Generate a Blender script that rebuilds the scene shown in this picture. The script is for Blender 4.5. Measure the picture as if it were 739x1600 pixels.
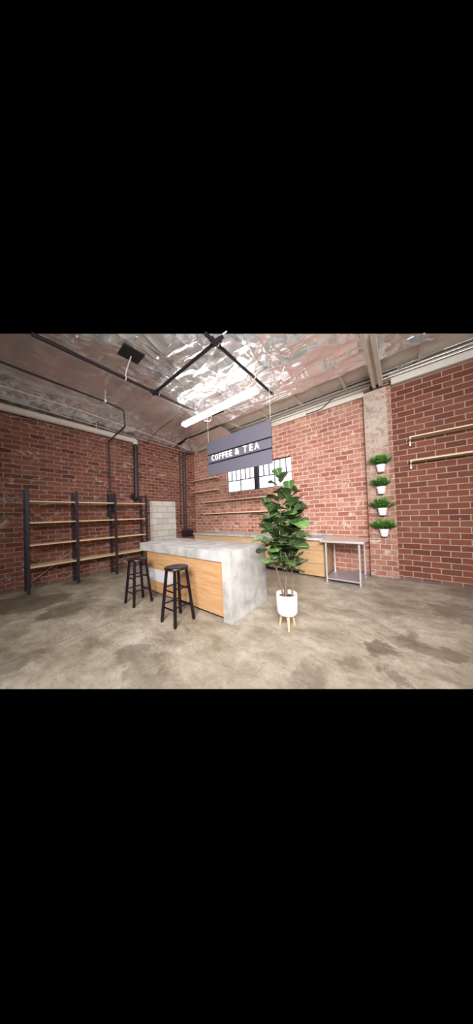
import bpy, bmesh, math, random
from mathutils import Vector, Matrix, noise
random.seed(7)
C = bpy.context.scene.collection
for o in list(bpy.data.objects): bpy.data.objects.remove(o)
# ------------------------------------------------------------------ camera
EYE = 1.5
cam_d = bpy.data.cameras.new('camera'); cam = bpy.data.objects.new('camera', cam_d); C.objects.link(cam)
cam_d.sensor_fit = 'HORIZONTAL'; cam_d.sensor_width = 36; cam_d.lens = 15.737; cam_d.clip_start = .05
Rt = Vector((0.78219342, 0.621992, -0.03604721)); Up = Vector((0.03768141, 0.01052338, 0.99923439)); Fw = Vector((-0.62189514, 0.78295288, 0.01520621))
M = Matrix((( Rt.x, Up.x, -Fw.x, 0), (Rt.y, Up.y, -Fw.y, 0), (Rt.z, Up.z, -Fw.z, EYE), (0, 0, 0, 1)))
cam.matrix_world = M
bpy.context.scene.camera = cam
# ------------------------------------------------------------------ world, exposure
w = bpy.data.worlds.new('world'); bpy.context.scene.world = w; w.use_nodes = True
w.node_tree.nodes['Background'].inputs[0].default_value = (0, 0, 0, 1)
w.node_tree.nodes['Background'].inputs[1].default_value = 0
vs = bpy.context.scene.view_settings
vs.view_transform = 'Standard'; vs.look = 'None'; vs.gamma = 1; vs.use_curve_mapping = False; vs.exposure = 0.0
# ------------------------------------------------------------------ added fill lights, unseen behind the camera, for the rest of the hall's light
def area(name, loc, tgt, sx, sy, power, spread, col=(1, .955, .925)):
    l = bpy.data.lights.new(name, 'AREA'); l.shape = 'RECTANGLE'; l.size = sx; l.size_y = sy; l.energy = power; l.color = col; l.spread = math.radians(spread)
    o = bpy.data.objects.new(name, l); C.objects.link(o); o.location = loc
    o.rotation_euler = (Vector(tgt) - Vector(loc)).to_track_quat('-Z', 'Y').to_euler()
    return o
area('rear_fill_light', (2.6, 0.6, 3.9), (-1.7, 3.9, 0.6), 2.4, .5, 80, 110)
area('rear_fill_light', (0.6, -1.6, 3.9), (-2.2, 2.6, 0.2), 2.4, .5, 100, 90)
area('rear_fill_light', (1.6, -3.2, 3.6), (-1.9, 4.0, 2.0), 2.4, .5, 150, 80)
area('ceiling_fill_light', (0.9, -1.0, 2.3), (-1.6, 3.2, 4.37), 1.0, .8, 75, 120)  # unseen light added to brighten the foil ceiling
TUBE_POWER = 36.0
WINDOW_POWER = 1.25

# ------------------------------------------------------------------ material helpers
def mat(name):
    m = bpy.data.materials.new(name); m.use_nodes = True
    nt = m.node_tree; b = nt.nodes['Principled BSDF']
    return m, nt, b
class N:
    def __init__(s, nt): s.nt = nt
    def new(s, t, **k):
        n = s.nt.nodes.new(t)
        for a, v in k.items(): setattr(n, a, v)
        return n
    def link(s, a, b): s.nt.links.new(a, b)
    def setin(s, sock, v):
        if isinstance(v, bpy.types.NodeSocket): s.link(v, sock)
        elif v is not None: sock.default_value = v
    def math(s, op, a, b=None, clamp=False):
        n = s.new('ShaderNodeMath', operation=op, use_clamp=clamp); s.setin(n.inputs[0], a)
        if b is not None: s.setin(n.inputs[1], b)
        return n.outputs[0]
    def mix(s, f, a, b):
        n = s.new('ShaderNodeMix', data_type='RGBA'); s.setin(n.inputs[0], f)
        s.setin(n.inputs[6], a if isinstance(a, bpy.types.NodeSocket) else (*a, 1)); s.setin(n.inputs[7], b if isinstance(b, bpy.types.NodeSocket) else (*b, 1))
        return n.outputs[2]
    def noise(s, vec, scale, detail=4, rough=.55, dist=0):
        n = s.new('ShaderNodeTexNoise'); s.setin(n.inputs['Vector'], vec); n.inputs['Scale'].default_value = scale
        n.inputs['Detail'].default_value = detail; n.inputs['Roughness'].default_value = rough; n.inputs['Distortion'].default_value = dist
        return n.outputs['Fac']
    def ramp(s, f, pts):
        n = s.new('ShaderNodeValToRGB'); s.setin(n.inputs[0], f); e = n.color_ramp.elements
        while len(e) < len(pts): e.new(.5)
        for i, (p, c) in enumerate(pts):
            e[i].position = p; e[i].color = (*c, 1) if isinstance(c, tuple) else (c, c, c, 1)
        return n.outputs[0]
    def step(s, f, a, b):       # smooth 0..1 between a and b
        n = s.new('ShaderNodeMapRange', interpolation_type='SMOOTHSTEP'); s.setin(n.inputs[0], f)
        n.inputs[1].default_value = a; n.inputs[2].default_value = b
        return n.outputs[0]
    def obj(s): return s.new('ShaderNodeTexCoord').outputs['Object']
    def sep(s, v):
        n = s.new('ShaderNodeSeparateXYZ'); s.link(v, n.inputs[0]); return n.outputs
    def comb(s, x, y, z=0.0):
        n = s.new('ShaderNodeCombineXYZ')
        for i, v in enumerate((x, y, z)): s.setin(n.inputs[i], v)
        return n.outputs[0]
    def scale(s, v, k):
        n = s.new('ShaderNodeMapping'); s.link(v, n.inputs[0]); n.inputs['Scale'].default_value = k; return n.outputs[0]
    def bump(s, h, strength, dist, normal=None):
        n = s.new('ShaderNodeBump'); s.link(h, n.inputs['Height']); n.inputs['Strength'].default_value = strength; n.inputs['Distance'].default_value = dist
        if normal: s.link(normal, n.inputs['Normal'])
        return n.outputs[0]
def simple(name, col, rough=.6, metal=0.0, var=.12, scale=14, bump=0.0, spec=.5):
    m, nt, b = mat(name); n = N(nt); f = n.noise(n.obj(), scale, 5)
    lo = tuple(c * (1 - var) for c in col); hi = tuple(min(1, c * (1 + var)) for c in col)
    n.link(n.mix(f, lo, hi), b.inputs['Base Color']); b.inputs['Roughness'].default_value = rough; b.inputs['Metallic'].default_value = metal
    b.inputs['Specular IOR Level'].default_value = spec
    if bump: n.link(n.bump(f, bump, .01), b.inputs['Normal'])
    return m
def brick_mat(name, cols, mortar, bw=.28, rh=.115, ms=.011, smear=.3, smear_col=(.45, .36, .31), paint=.0, wob=.012, off=(0, 0), zpaint=None, edge=None, dark_base=.12, grime=0.35):
    m, nt, b = mat(name); n = N(nt); P = n.obj(); x, y, z = n.sep(P)
    wn = n.noise(P, 5, 3); wn2 = n.noise(P, 23, 2)
    u = n.math('ADD', n.math('ADD', x, y), n.math('MULTIPLY', n.math('SUBTRACT', wn2, .5), wob * 1.2))
    v = n.math('ADD', z, n.math('MULTIPLY', n.math('SUBTRACT', wn, .5), wob * 2))
    v = n.math('ADD', v, n.math('MULTIPLY', n.math('SUBTRACT', wn2, .5), wob))
    vec = n.comb(n.math('ADD', u, 20.0 + off[0]), n.math('ADD', v, off[1]))
    t = n.new('ShaderNodeTexBrick', offset=.5, squash=1.0); n.link(vec, t.inputs['Vector'])
    t.inputs['Color1'].default_value = (0, 0, 0, 1); t.inputs['Color2'].default_value = (1, 1, 1, 1); t.inputs['Mortar'].default_value = (.5, .5, .5, 1)
    t.inputs['Scale'].default_value = 1; t.inputs['Mortar Size'].default_value = ms; t.inputs['Mortar Smooth'].default_value = .35
    t.inputs['Brick Width'].default_value = bw; t.inputs['Row Height'].default_value = rh; t.inputs['Bias'].default_value = 0
    k = len(cols); base = n.ramp(t.outputs['Color'], [(i / (k - 1), c) for i, c in enumerate(cols)])
    fine = n.noise(P, 38, 5, .65); base = n.mix(n.math('MULTIPLY', n.step(fine, .35, .75), .5), base, cols[0])
    mort = n.mix(n.noise(P, 17, 4), tuple(c * .75 for c in mortar), mortar)
    big = n.noise(P, 1.7, 5, .65); med = n.noise(P, 7.5, 5, .7)
    sm = n.math('MULTIPLY', n.step(n.math('ADD', n.math('MULTIPLY', big, .5), n.math('MULTIPLY', med, .5)), .5, .66), smear)
    col = n.mix(t.outputs['Fac'], base, mort)
    col = n.mix(sm, col, smear_col)
    if paint:
        pn = n.noise(n.scale(P, (1, 1, 1.8)), 3.4, 7, .75, .6)
        col = n.mix(n.math('MULTIPLY', n.step(pn, .57, .64), paint), col, (.62, .52, .47))
    if edge:     # the column: bare orange brick down its right edge
        pass
    if zpaint:   # old whitewash above a height, with a ragged edge
        z0, z1, amt, pc = zpaint
        zz = n.math('ADD', z, n.math('MULTIPLY', n.math('SUBTRACT', med, .5), 2.2))
        f = n.math('MULTIPLY', n.step(zz, z0, z1), n.math('MULTIPLY', n.step(n.noise(P, 9, 6, .7), .3, .55), amt))
        if edge: f = n.math('MULTIPLY', f, n.math('SUBTRACT', 1.0, n.step(x, edge - .02, edge + .02)))
        col = n.mix(f, col, pc)
    gr = n.math('MULTIPLY', n.step(n.noise(P, 2.6, 6, .7, .4), .48, .7), grime)
    col = n.mix(gr, col, (.06, .04, .035))
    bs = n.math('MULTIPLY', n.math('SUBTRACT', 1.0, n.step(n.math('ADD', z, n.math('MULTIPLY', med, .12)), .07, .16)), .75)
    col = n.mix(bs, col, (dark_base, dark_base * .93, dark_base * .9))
    n.link(col, b.inputs['Base Color']); b.inputs['Roughness'].default_value = .78; b.inputs['Specular IOR Level'].default_value = .35
    h = n.math('ADD', n.math('MULTIPLY', n.math('SUBTRACT', 1.0, t.outputs['Fac']), .8), n.math('MULTIPLY', fine, .35))
    n.link(n.bump(h, .8, .012), b.inputs['Normal'])
    return m
MT = {}
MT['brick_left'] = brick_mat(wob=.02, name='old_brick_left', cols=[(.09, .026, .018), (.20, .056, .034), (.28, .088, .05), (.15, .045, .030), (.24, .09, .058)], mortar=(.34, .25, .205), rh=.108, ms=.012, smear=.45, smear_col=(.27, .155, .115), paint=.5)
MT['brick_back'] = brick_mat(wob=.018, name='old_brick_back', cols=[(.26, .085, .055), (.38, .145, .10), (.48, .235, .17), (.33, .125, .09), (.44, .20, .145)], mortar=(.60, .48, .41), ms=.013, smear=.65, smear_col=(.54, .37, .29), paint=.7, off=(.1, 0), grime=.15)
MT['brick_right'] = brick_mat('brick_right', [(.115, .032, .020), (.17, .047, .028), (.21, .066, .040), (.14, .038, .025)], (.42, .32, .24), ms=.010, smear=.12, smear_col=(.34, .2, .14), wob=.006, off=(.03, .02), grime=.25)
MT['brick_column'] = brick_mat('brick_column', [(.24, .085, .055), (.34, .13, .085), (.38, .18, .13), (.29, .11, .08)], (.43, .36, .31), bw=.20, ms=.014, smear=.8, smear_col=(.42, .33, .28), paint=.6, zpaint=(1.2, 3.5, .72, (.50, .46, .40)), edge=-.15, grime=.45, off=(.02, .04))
def cmu_mat():
    m, nt, b = mat('concrete_block'); n = N(nt); P = n.obj(); x, y, z = n.sep(P)
    t = n.new('ShaderNodeTexBrick', offset=.5); n.link(n.comb(n.math('ADD', y, .05), n.math('ADD', z, .02)), t.inputs['Vector'])
    t.inputs['Color1'].default_value = (.50, .48, .44, 1); t.inputs['Color2'].default_value = (.62, .60, .56, 1); t.inputs['Mortar'].default_value = (.34, .31, .28, 1)
    t.inputs['Scale'].default_value = 1; t.inputs['Mortar Size'].default_value = .010; t.inputs['Mortar Smooth'].default_value = .3
    t.inputs['Brick Width'].default_value = .42; t.inputs['Row Height'].default_value = .215
    f = n.noise(P, 9, 6, .7); c = n.mix(n.math('MULTIPLY', n.step(f, .5, .7), .5), t.outputs['Color'], (.40, .38, .35))
    n.link(c, b.inputs['Base Color']); b.inputs['Roughness'].default_value = .9
    n.link(n.bump(n.math('ADD', n.math('SUBTRACT', 1.0, t.outputs['Fac']), n.math('MULTIPLY', f, .5)), .7, .01), b.inputs['Normal'])
    return m
MT['cmu'] = cmu_mat()
def floor_mat():
    m, nt, b = mat('stained_concrete_floor'); n = N(nt); P = n.obj()
    A = n.scale(P, (1, 1.5, 1)); nb = n.noise(A, .9, 6, .6, .5); nm = n.noise(A, 3.2, 9, .72, .35); nf = n.noise(P, 21, 6, .7)
    nc = n.new('ShaderNodeTexNoise'); n.link(P, nc.inputs['Vector']); nc.inputs['Scale'].default_value = 2.6; nc.inputs['Detail'].default_value = 7; nc.inputs['Roughness'].default_value = .7
    c = n.ramp(n.math('ADD', n.math('MULTIPLY', nb, .45), n.math('MULTIPLY', nm, .55)), [(.34, (.15, .125, .09)), (.44, (.255, .220, .165)), (.52, (.345, .305, .24)), (.63, (.47, .43, .36))])
    c = n.mix(n.math('MULTIPLY', n.step(nf, .50, .72), .5), c, (.15, .125, .095)); ns = n.noise(n.scale(P, (1.6, 3.2, 1)), 6.5, 8, .8, .25); c = n.mix(n.math('MULTIPLY', n.step(ns, .57, .64), .55), c, (.12, .10, .075)); c = n.mix(n.math('MULTIPLY', n.math('SUBTRACT', 1.0, n.step(ns, .34, .44)), .35), c, (.56, .52, .45))
    # stains, each with its own place on the slab
    off = n.new('ShaderNodeVectorMath', operation='SUBTRACT'); n.link(nc.outputs['Color'], off.inputs[0]); off.inputs[1].default_value = (.5, .5, .5)
    sc = n.new('ShaderNodeVectorMath', operation='SCALE'); n.link(off.outputs[0], sc.inputs[0]); sc.inputs[3].default_value = .9
    ad = n.new('ShaderNodeVectorMath', operation='ADD'); n.link(P, ad.inputs[0]); n.link(sc.outputs[0], ad.inputs[1])
    tot = None
    for (sx, sy, r, k) in [(-2.43, 1.05, .20, .55), (-2.15, 1.10, .22, .5), (-1.86, 1.0, .18, .5), (-5.7, .4, .5, .8), (-5.35, .78, .45, .75), (-4.5, .88, .28, .65), (-4.67, 1.25, .22, .5),
                           (-.23, 2.72, .17, .8), (.02, 3.07, .14, .55), (-.73, 1.88, .15, .5), (.25, 2.95, .2, .6), (-.43, 2.25, .12, .45), (-3.3, .25, .2, .5), (.60, 4.2, .35, .6), (1.0, 5.3, .5, .5), (-.1, 4.95, .3, .35), (-6.2, 1.6, .3, .5), (-.1, 2.35, .12, .6)]:
        d = n.new('ShaderNodeVectorMath', operation='DISTANCE'); n.link(ad.outputs[0], d.inputs[0]); d.inputs[1].default_value = (sx, sy, 0)
        f = n.math('MULTIPLY', n.math('SUBTRACT', 1.0, n.step(d.outputs['Value'], r * .75, r * 1.25)), k)
        tot = f if tot is None else n.math('MAXIMUM', tot, f)
    c = n.mix(n.math('MULTIPLY', tot, .9), c, (.085, .068, .048))
    fx_, fy_, fz_ = n.sep(P)
    jl = n.math('MULTIPLY', n.math('SUBTRACT', 1.0, n.step(n.math('ABSOLUTE', n.math('ADD', fx_, 3.38)), .004, .012)), n.math('MULTIPLY', n.step(nm, .40, .55), .6))
    spk = n.math('MULTIPLY', n.step(n.noise(P, 11, 3, .6), .69, .74), .6)
    c = n.mix(n.math('MAXIMUM', jl, spk), c, (.06, .048, .035))
    n.link(c, b.inputs['Base Color'])
    r = n.new('ShaderNodeMapRange'); n.link(nm, r.inputs[0]); r.inputs[1].default_value = .3; r.inputs[2].default_value = .7; r.inputs[3].default_value = .30; r.inputs[4].default_value = .62
    n.link(n.math('SUBTRACT', r.outputs[0], n.math('MULTIPLY', tot, .12)), b.inputs['Roughness'])
    n.link(n.bump(n.math('ADD', nf, nm), .25, .006), b.inputs['Normal'])
    return m
MT['floor'] = floor_mat()
def foil_mat():
    m, nt, b = mat('foil_faced_insulation'); n = N(nt); P = n.obj()
    f = n.noise(n.scale(P, (1, 1.6, 1)), 2.2, 7, .6, 1.2); g = n.noise(n.scale(P, (2.5, .8, 1)), 4.5, 5, .55, 1.5)
    n.link(n.mix(f, (.76, .79, .81), (.90, .93, .95)), b.inputs['Base Color']); b.inputs['Metallic'].default_value = .78
    r = n.new('ShaderNodeMapRange'); n.link(g, r.inputs[0]); r.inputs[3].default_value = .18; r.inputs[4].default_value = .32; n.link(r.outputs[0], b.inputs['Roughness'])
    x, y, z = n.sep(P); loose = n.math('ADD', .25, n.math('MULTIPLY', n.step(x, -4.9, -3.6), .75))
    def ridge(vec, sc, d, k):
        q = n.math('ABSOLUTE', n.math('SUBTRACT', n.math('MULTIPLY', n.noise(vec, sc, d, .45, .5), 2.0), 1.0)); return n.math('MULTIPLY', n.math('SUBTRACT', 1.0, n.math('POWER', q, .7)), k)
    r1 = n.new('ShaderNodeMapping'); n.link(P, r1.inputs[0]); r1.inputs['Rotation'].default_value = (0, 0, .6); r1.inputs['Scale'].default_value = (1.0, 3.0, 1)
    r2 = n.new('ShaderNodeMapping'); n.link(P, r2.inputs[0]); r2.inputs['Rotation'].default_value = (0, 0, -.5); r2.inputs['Scale'].default_value = (3.4, .9, 1)
    h = n.math('ADD', ridge(r1.outputs[0], 1.0, 1.5, .6), ridge(r2.outputs[0], 1.0, 1.5, .55)); h = n.math('ADD', h, n.math('MULTIPLY', n.noise(P, 1.1, 1.5, .4), .9))
    n.link(n.bump(n.math('MULTIPLY', h, loose), .55, .10), b.inputs['Normal'])
    return m
MT['foil'] = foil_mat()
def conc_mat():
    m, nt, b = mat('cast_concrete'); n = N(nt); P = n.obj()
    a = n.noise(P, 2.6, 7, .65, .7); f = n.noise(P, 13, 6, .7); v = n.noise(n.scale(P, (1, 1, .35)), 5, 5, .6)
    c = n.ramp(n.math('ADD', n.math('MULTIPLY', a, .6), n.math('MULTIPLY', v, .4)), [(.34, (.23, .22, .21)), (.45, (.37, .36, .35)), (.54, (.47, .46, .45)), (.68, (.60, .59, .585))])
    c = n.mix(n.math('MULTIPLY', n.step(f, .62, .70), .6), c, (.72, .71, .70))
    c = n.mix(n.math('MULTIPLY', n.math('SUBTRACT', 1.0, n.step(f, .30, .38)), .4), c, (.22, .21, .20))
    n.link(c, b.inputs['Base Color']); b.inputs['Roughness'].default_value = .5
    n.link(n.bump(f, .25, .006), b.inputs['Normal'])
    return m
MT['concrete'] = conc_mat()
def wood_mat(name, c0, c1, ax, rough=.5, sc=1.0):     # grain runs along axis ax
    m, nt, b = mat(name); n = N(nt); P = n.obj()
    k = [14 * sc] * 3; k[ax] = .9 * sc
    g = n.noise(n.scale(P, tuple(k)), 2.2, 6, .6, .35); g2 = n.noise(n.scale(P, tuple(q * 4 for q in k)), 3, 3, .5)
    c = n.ramp(n.math('ADD', n.math('MULTIPLY', g, .75), n.math('MULTIPLY', g2, .25)), [(.32, c0), (.62, c1)])
    n.link(c, b.inputs['Base Color']); b.inputs['Roughness'].default_value = rough
    return m
MT['panel_wood'] = wood_mat('oak_veneer', (.38, .20, .088), (.56, .33, .165), 0)
MT['cab_wood'] = wood_mat('light_oak_veneer', (.42, .26, .125), (.58, .39, .21), 0)
MT['cab_side'] = wood_mat('oak_side', (.40, .25, .125), (.52, .34, .19), 2)
MT['shelf_wood'] = wood_mat('pine_board', (.56, .40, .22), (.74, .56, .35), 1, .55)
MT['shelf_wood_x'] = wood_mat('pine_board_back', (.60, .46, .30), (.78, .63, .45), 0, .55)
MT['leg_wood'] = wood_mat('beech_leg', (.55, .36, .20), (.70, .50, .31), 2, .5, 2)
MT['black_metal'] = simple('dark_powder_coat', (.022, .017, .026), .42, .2)
MT['black_pipe'] = simple('black_iron', (.030, .022, .028), .45, .3)
MT['black_wood'] = simple('black_painted_wood', (.008, .004, .007), .3, 0, .2, 30, 0, .3)
MT['white_pipe'] = simple('off_white_pipe', (.60, .55, .50), .5, 0, .12, 8)
MT['white_paint'] = simple('old_white_paint', (.58, .54, .49), .65, 0, .10, 5, .3)
MT['joist_paint'] = simple('painted_joist', (.66, .60, .53), .7, 0, .14, 6, .3)
MT['deck_paint'] = simple('painted_roof_deck', (.66, .60, .53), .75, 0, .12, 3, .2)
MT['steel'] = simple('galvanised_conduit', (.55, .52, .50), .35, .9, .1, 25)
MT['stainless'] = simple('brushed_stainless', (.72, .70, .71), .34, .65, .06, 12)
MT['stainless_shelf'] = simple('galvanised_shelf', (.50, .49, .56), .42, .7, .15, 6)
MT['pot_white'] = simple('white_ceramic', (.80, .76, .77), .35, 0, .02)
MT['plastic_white'] = simple('white_plastic', (.82, .80, .82), .4, 0, .02)
MT['soil'] = simple('dark_soil', (.035, .022, .016), .95, 0, .4, 60, .6)
MT['stem'] = simple('plant_stem', (.17, .12, .085), .8, 0, .25, 40, .4)
MT['frame_dark'] = simple('window_steel', (.045, .040, .060), .45, .3)
MT['sign_black'] = simple('sign_board', (.13, .125, .165), .34, 0, .06, 3)
MT['sign_groove'] = simple('sign_groove', (.006, .004, .010), .6)
MT['letters'] = simple('white_letter', (.88, .88, .88), .4, 0, .01)
MT['opening_shade'] = simple('opening_shade_black', (.006, .005, .005), .9)  # black standing for the shade inside the foil openings
MT['pale_patch'] = simple('pale_grey', (.60, .59, .64), .45, 0, .05, 4)
MT['kick_black'] = simple('black_kick', (.012, .009, .008), .8)  # the toe kicks' own black
MT['counter'] = MT['concrete']
MT['strap'] = simple('white_strap', (.62, .60, .58), .5)
MT['hook'] = simple('bright_hook', (.7, .68, .62), .25, 1)
def emis(name, col, s):
    m, nt, b = mat(name); b.inputs['Base Color'].default_value = (*col, 1); b.inputs['Emission Color'].default_value = (*col, 1); b.inputs['Emission Strength'].default_value = s
    return m
MT['tube'] = emis('fluorescent_tube', (1, .965, .93), TUBE_POWER)
MT['pane'] = emis('daylit_frosted_glass', (.98, .975, 1), WINDOW_POWER)
def leaf_mat():
    m, nt, b = mat('fiddle_leaf'); n = N(nt)
    uv = n.new('ShaderNodeUVMap'); x, y, z = n.sep(uv.outputs[0])          # x along the leaf, y -1..1 across
    ay = n.math('ABSOLUTE', n.math('SUBTRACT', y, .5)); mid = n.math('SUBTRACT', 1.0, n.step(ay, .015, .045))
    ph = n.math('SUBTRACT', n.math('MULTIPLY', x, 7.0), n.math('MULTIPLY', ay, 4.5))
    fr = n.math('ABSOLUTE', n.math('SUBTRACT', n.math('FRACT', ph), .5)); vein = n.math('MULTIPLY', n.math('SUBTRACT', 1.0, n.step(fr, .03, .11)), .6)
    at = n.new('ShaderNodeAttribute', attribute_name='tone'); base = n.ramp(at.outputs['Fac'], [(0, (.014, .026, .012)), (.45, (.036, .075, .022)), (.8, (.070, .15, .035)), (1, (.15, .27, .085))])
    c = n.mix(n.math('MAXIMUM', mid, vein), base, (.24, .35, .15)); c = n.mix(n.math('MULTIPLY', n.step(n.noise(n.obj(), 22, 4), .5, .8), .3), c, (.03, .06, .015))
    n.link(c, b.inputs['Base Color']); b.inputs['Roughness'].default_value = .35; b.inputs['Specular IOR Level'].default_value = .55
    n.link(n.bump(n.math('MAXIMUM', mid, vein), -.4, .004), b.inputs['Normal'])
    return m
MT['leaf'] = leaf_mat()
def bush_mat():
    m, nt, b = mat('bushy_leaf'); n = N(nt)
    at = n.new('ShaderNodeAttribute', attribute_name='tone')
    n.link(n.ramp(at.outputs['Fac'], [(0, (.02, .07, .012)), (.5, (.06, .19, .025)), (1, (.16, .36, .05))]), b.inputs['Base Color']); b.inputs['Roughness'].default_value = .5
    return m
MT['bush'] = bush_mat()

# ------------------------------------------------------------------ mesh helpers
def mesh(name, bm, m, parent=None, smooth=False, recalc=True):
    me = bpy.data.meshes.new(name);
    if recalc: bmesh.ops.recalc_face_normals(bm, faces=bm.faces[:])
    bm.to_mesh(me); bm.free()
    for k in (m if isinstance(m, (list, tuple)) else [m]): me.materials.append(MT[k] if isinstance(k, str) else k)
    if smooth:
        for p in me.polygons: p.use_smooth = True
    o = bpy.data.objects.new(name, me); C.objects.link(o)
    if parent: o.parent = parent
    return o
def smooth_by_angle(o, ang=40):
    me = o.data; me.set_sharp_from_angle(angle=math.radians(ang))
    for p in me.polygons: p.use_smooth = True
    return o
def box(bm, x0, x1, y0, y1, z0, z1, bev=0.0):
    g = bmesh.ops.create_cube(bm, size=1); vs_ = g['verts']
    for v in vs_: v.co = Vector(((x0 + x1) / 2 + v.co.x * (x1 - x0), (y0 + y1) / 2 + v.co.y * (y1 - y0), (z0 + z1) / 2 + v.co.z * (z1 - z0)))
    if bev:
        es = {e for v in vs_ for e in v.link_edges}
        bmesh.ops.bevel(bm, geom=list(es), offset=bev, segments=2, profile=.6, affect='EDGES')
def tube(bm, pts, r, seg=12, cap=True, closed=False):      # r number or list
    pts = [Vector(p) for p in pts]; rs = r if isinstance(r, (list, tuple)) else [r] * len(pts); rings = []; n_ = len(pts)
    prev = None
    for i, p in enumerate(pts):
        if i == 0: t = pts[1] - pts[0]
        elif i == n_ - 1: t = pts[-1] - pts[-2]
        else: t = (pts[i + 1] - p).normalized() + (p - pts[i - 1]).normalized()
        t.normalize()
        a = prev if prev else (Vector((0, 0, 1)) if abs(t.z) < .9 else Vector((1, 0, 0)))
        s = t.cross(a).normalized(); u = s.cross(t).normalized(); prev = u
        k = 1.0
        if 0 < i < n_ - 1: k = 1 / max(.5, math.cos(.5 * (pts[i + 1] - p).angle(p - pts[i - 1])))
        rings.append([bm.verts.new(p + (s * math.cos(2 * math.pi * j / seg) + u * math.sin(2 * math.pi * j / seg)) * rs[i]) for j in range(seg)])
    for i in range(n_ - 1):
        for j in range(seg): bm.faces.new((rings[i][j], rings[i][(j + 1) % seg], rings[i + 1][(j + 1) % seg], rings[i + 1][j]))
    if cap: bm.faces.new(rings[0][::-1]); bm.faces.new(rings[-1])
def bend(pts, r=.06, k=5):          # round the corners of a polyline
    pts = [Vector(p) for p in pts]; out = [pts[0]]
    for i in range(1, len(pts) - 1):
        a, p, b = pts[i - 1], pts[i], pts[i + 1]; d1 = (a - p); d2 = (b - p); q = min(r, d1.length * .45, d2.length * .45)
        A = p + d1.normalized() * q; B = p + d2.normalized() * q
        for j in range(k + 1):
            t = j / k; out.append(A * (1 - t) ** 2 + p * 2 * t * (1 - t) + B * t * t)
    out.append(pts[-1]); return out
def lathe(bm, prof, c, seg=32, cap0=True, cap1=False):
    rings = [[bm.verts.new((c[0] + r * math.cos(2 * math.pi * j / seg), c[1] + r * math.sin(2 * math.pi * j / seg), c[2] + z)) for j in range(seg)] for r, z in prof]
    for i in range(len(prof) - 1):
        for j in range(seg): bm.faces.new((rings[i][j], rings[i][(j + 1) % seg], rings[i + 1][(j + 1) % seg], rings[i + 1][j]))
    if cap0: bm.faces.new(rings[0][::-1])
    if cap1: bm.faces.new(rings[-1])
def BM(): return bmesh.new()
def bxo(name, m, parent, *dims, bev=0.0):
    bm = BM(); box(bm, *dims, bev=bev); return mesh(name, bm, m, parent)
def tubo(name, m, parent, pts, r, seg=14, **k):
    bm = BM(); tube(bm, pts, r, seg, **k); return smooth_by_angle(mesh(name, bm, m, parent), 50)
def tag(o, label, cat, group=None):
    o['label'] = label; o['category'] = cat
    if group: o['group'] = group
    return o
def struct(o): o['kind'] = 'structure'; return o
def thing(name, loc, label, cat, group=None):
    o = bpy.data.objects.new(name, None); C.objects.link(o); o.location = loc; o.empty_display_size = .1
    return tag(o, label, cat, group)
def adopt(o, root):                 # parts are modelled in world coordinates, then hung on their thing
    o.parent = root; o.matrix_parent_inverse = Matrix.Translation(-root.location); return o
def copy_tree(o, parent=None):
    c = o.copy(); C.objects.link(c)
    if parent: c.parent = parent
    for ch in list(o.children): copy_tree(ch, c)
    return c

# ------------------------------------------------------------------ the room
XL, YB, YR = -6.65, 5.65, 5.58
# how far forward the ceiling and the slab are built (the photographed corner of the hall only)
def sect(u0, u1, h): return Vector((u0[0] * h, u0[1] * h, 0)), Vector((u1[0] * h, u1[1] * h, 0))
def ceil_edge(z): return sect((-1.6168, .0878), (.3654, 1.7996), z - EYE)
def edge_y(x, z):
    a, b = ceil_edge(z); return a.y + (x - a.x) / (b.x - a.x) * (b.y - a.y)
def clip(bm, a, b):
    d = b - a; nrm = Vector((-d.y, d.x, 0)).normalized()
    bmesh.ops.bisect_plane(bm, geom=bm.verts[:] + bm.edges[:] + bm.faces[:], plane_co=a, plane_no=nrm, clear_inner=True)
fa, fb = sect((-1.9389, .0782), (.2729, 1.6855), EYE)
bm = BM(); bmesh.ops.create_grid(bm, x_segments=1, y_segments=1, size=.5)
for v in bm.verts: v.co = Vector((-2.4 + v.co.x * 9.0, 2.4 + v.co.y * 7.4, 0))
clip(bm, fa, fb)
struct(mesh('floor', bm, 'floor'))
# left wall, with the opening that was filled with concrete block
y0, y1, zt = 3.66, 4.70, 2.10
bm = BM(); box(bm, XL - .25, XL, -1.0, y0, 0, 4.55); box(bm, XL - .25, XL, y1, YB + .25, 0, 4.55); box(bm, XL - .25, XL, y0, y1, zt, 4.55)
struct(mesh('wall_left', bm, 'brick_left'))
struct(bxo('wall_left_infill', 'cmu', None, XL - .2, XL - .025, y0 + .002, y1 - .002, 0, zt - .002))
# back wall, with the window opening
wx0, wx1, wz0, wz1 = -4.90, -2.42, 2.31, 3.17
bm = BM(); box(bm, XL, wx0, YB, YB + .25, 0, 4.55); box(bm, wx1, -.30, YB, YB + .25, 0, 4.55); box(bm, wx0, wx1, YB, YB + .25, 0, wz0); box(bm, wx0, wx1, YB, YB + .25, wz1, 4.55)
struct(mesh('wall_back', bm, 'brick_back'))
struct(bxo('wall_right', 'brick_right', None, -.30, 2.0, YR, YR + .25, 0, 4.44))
struct(bxo('wall_column', 'brick_column', None, -.57, -.075, 5.46, YR + .1, 0, 4.13, bev=.006))
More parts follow.
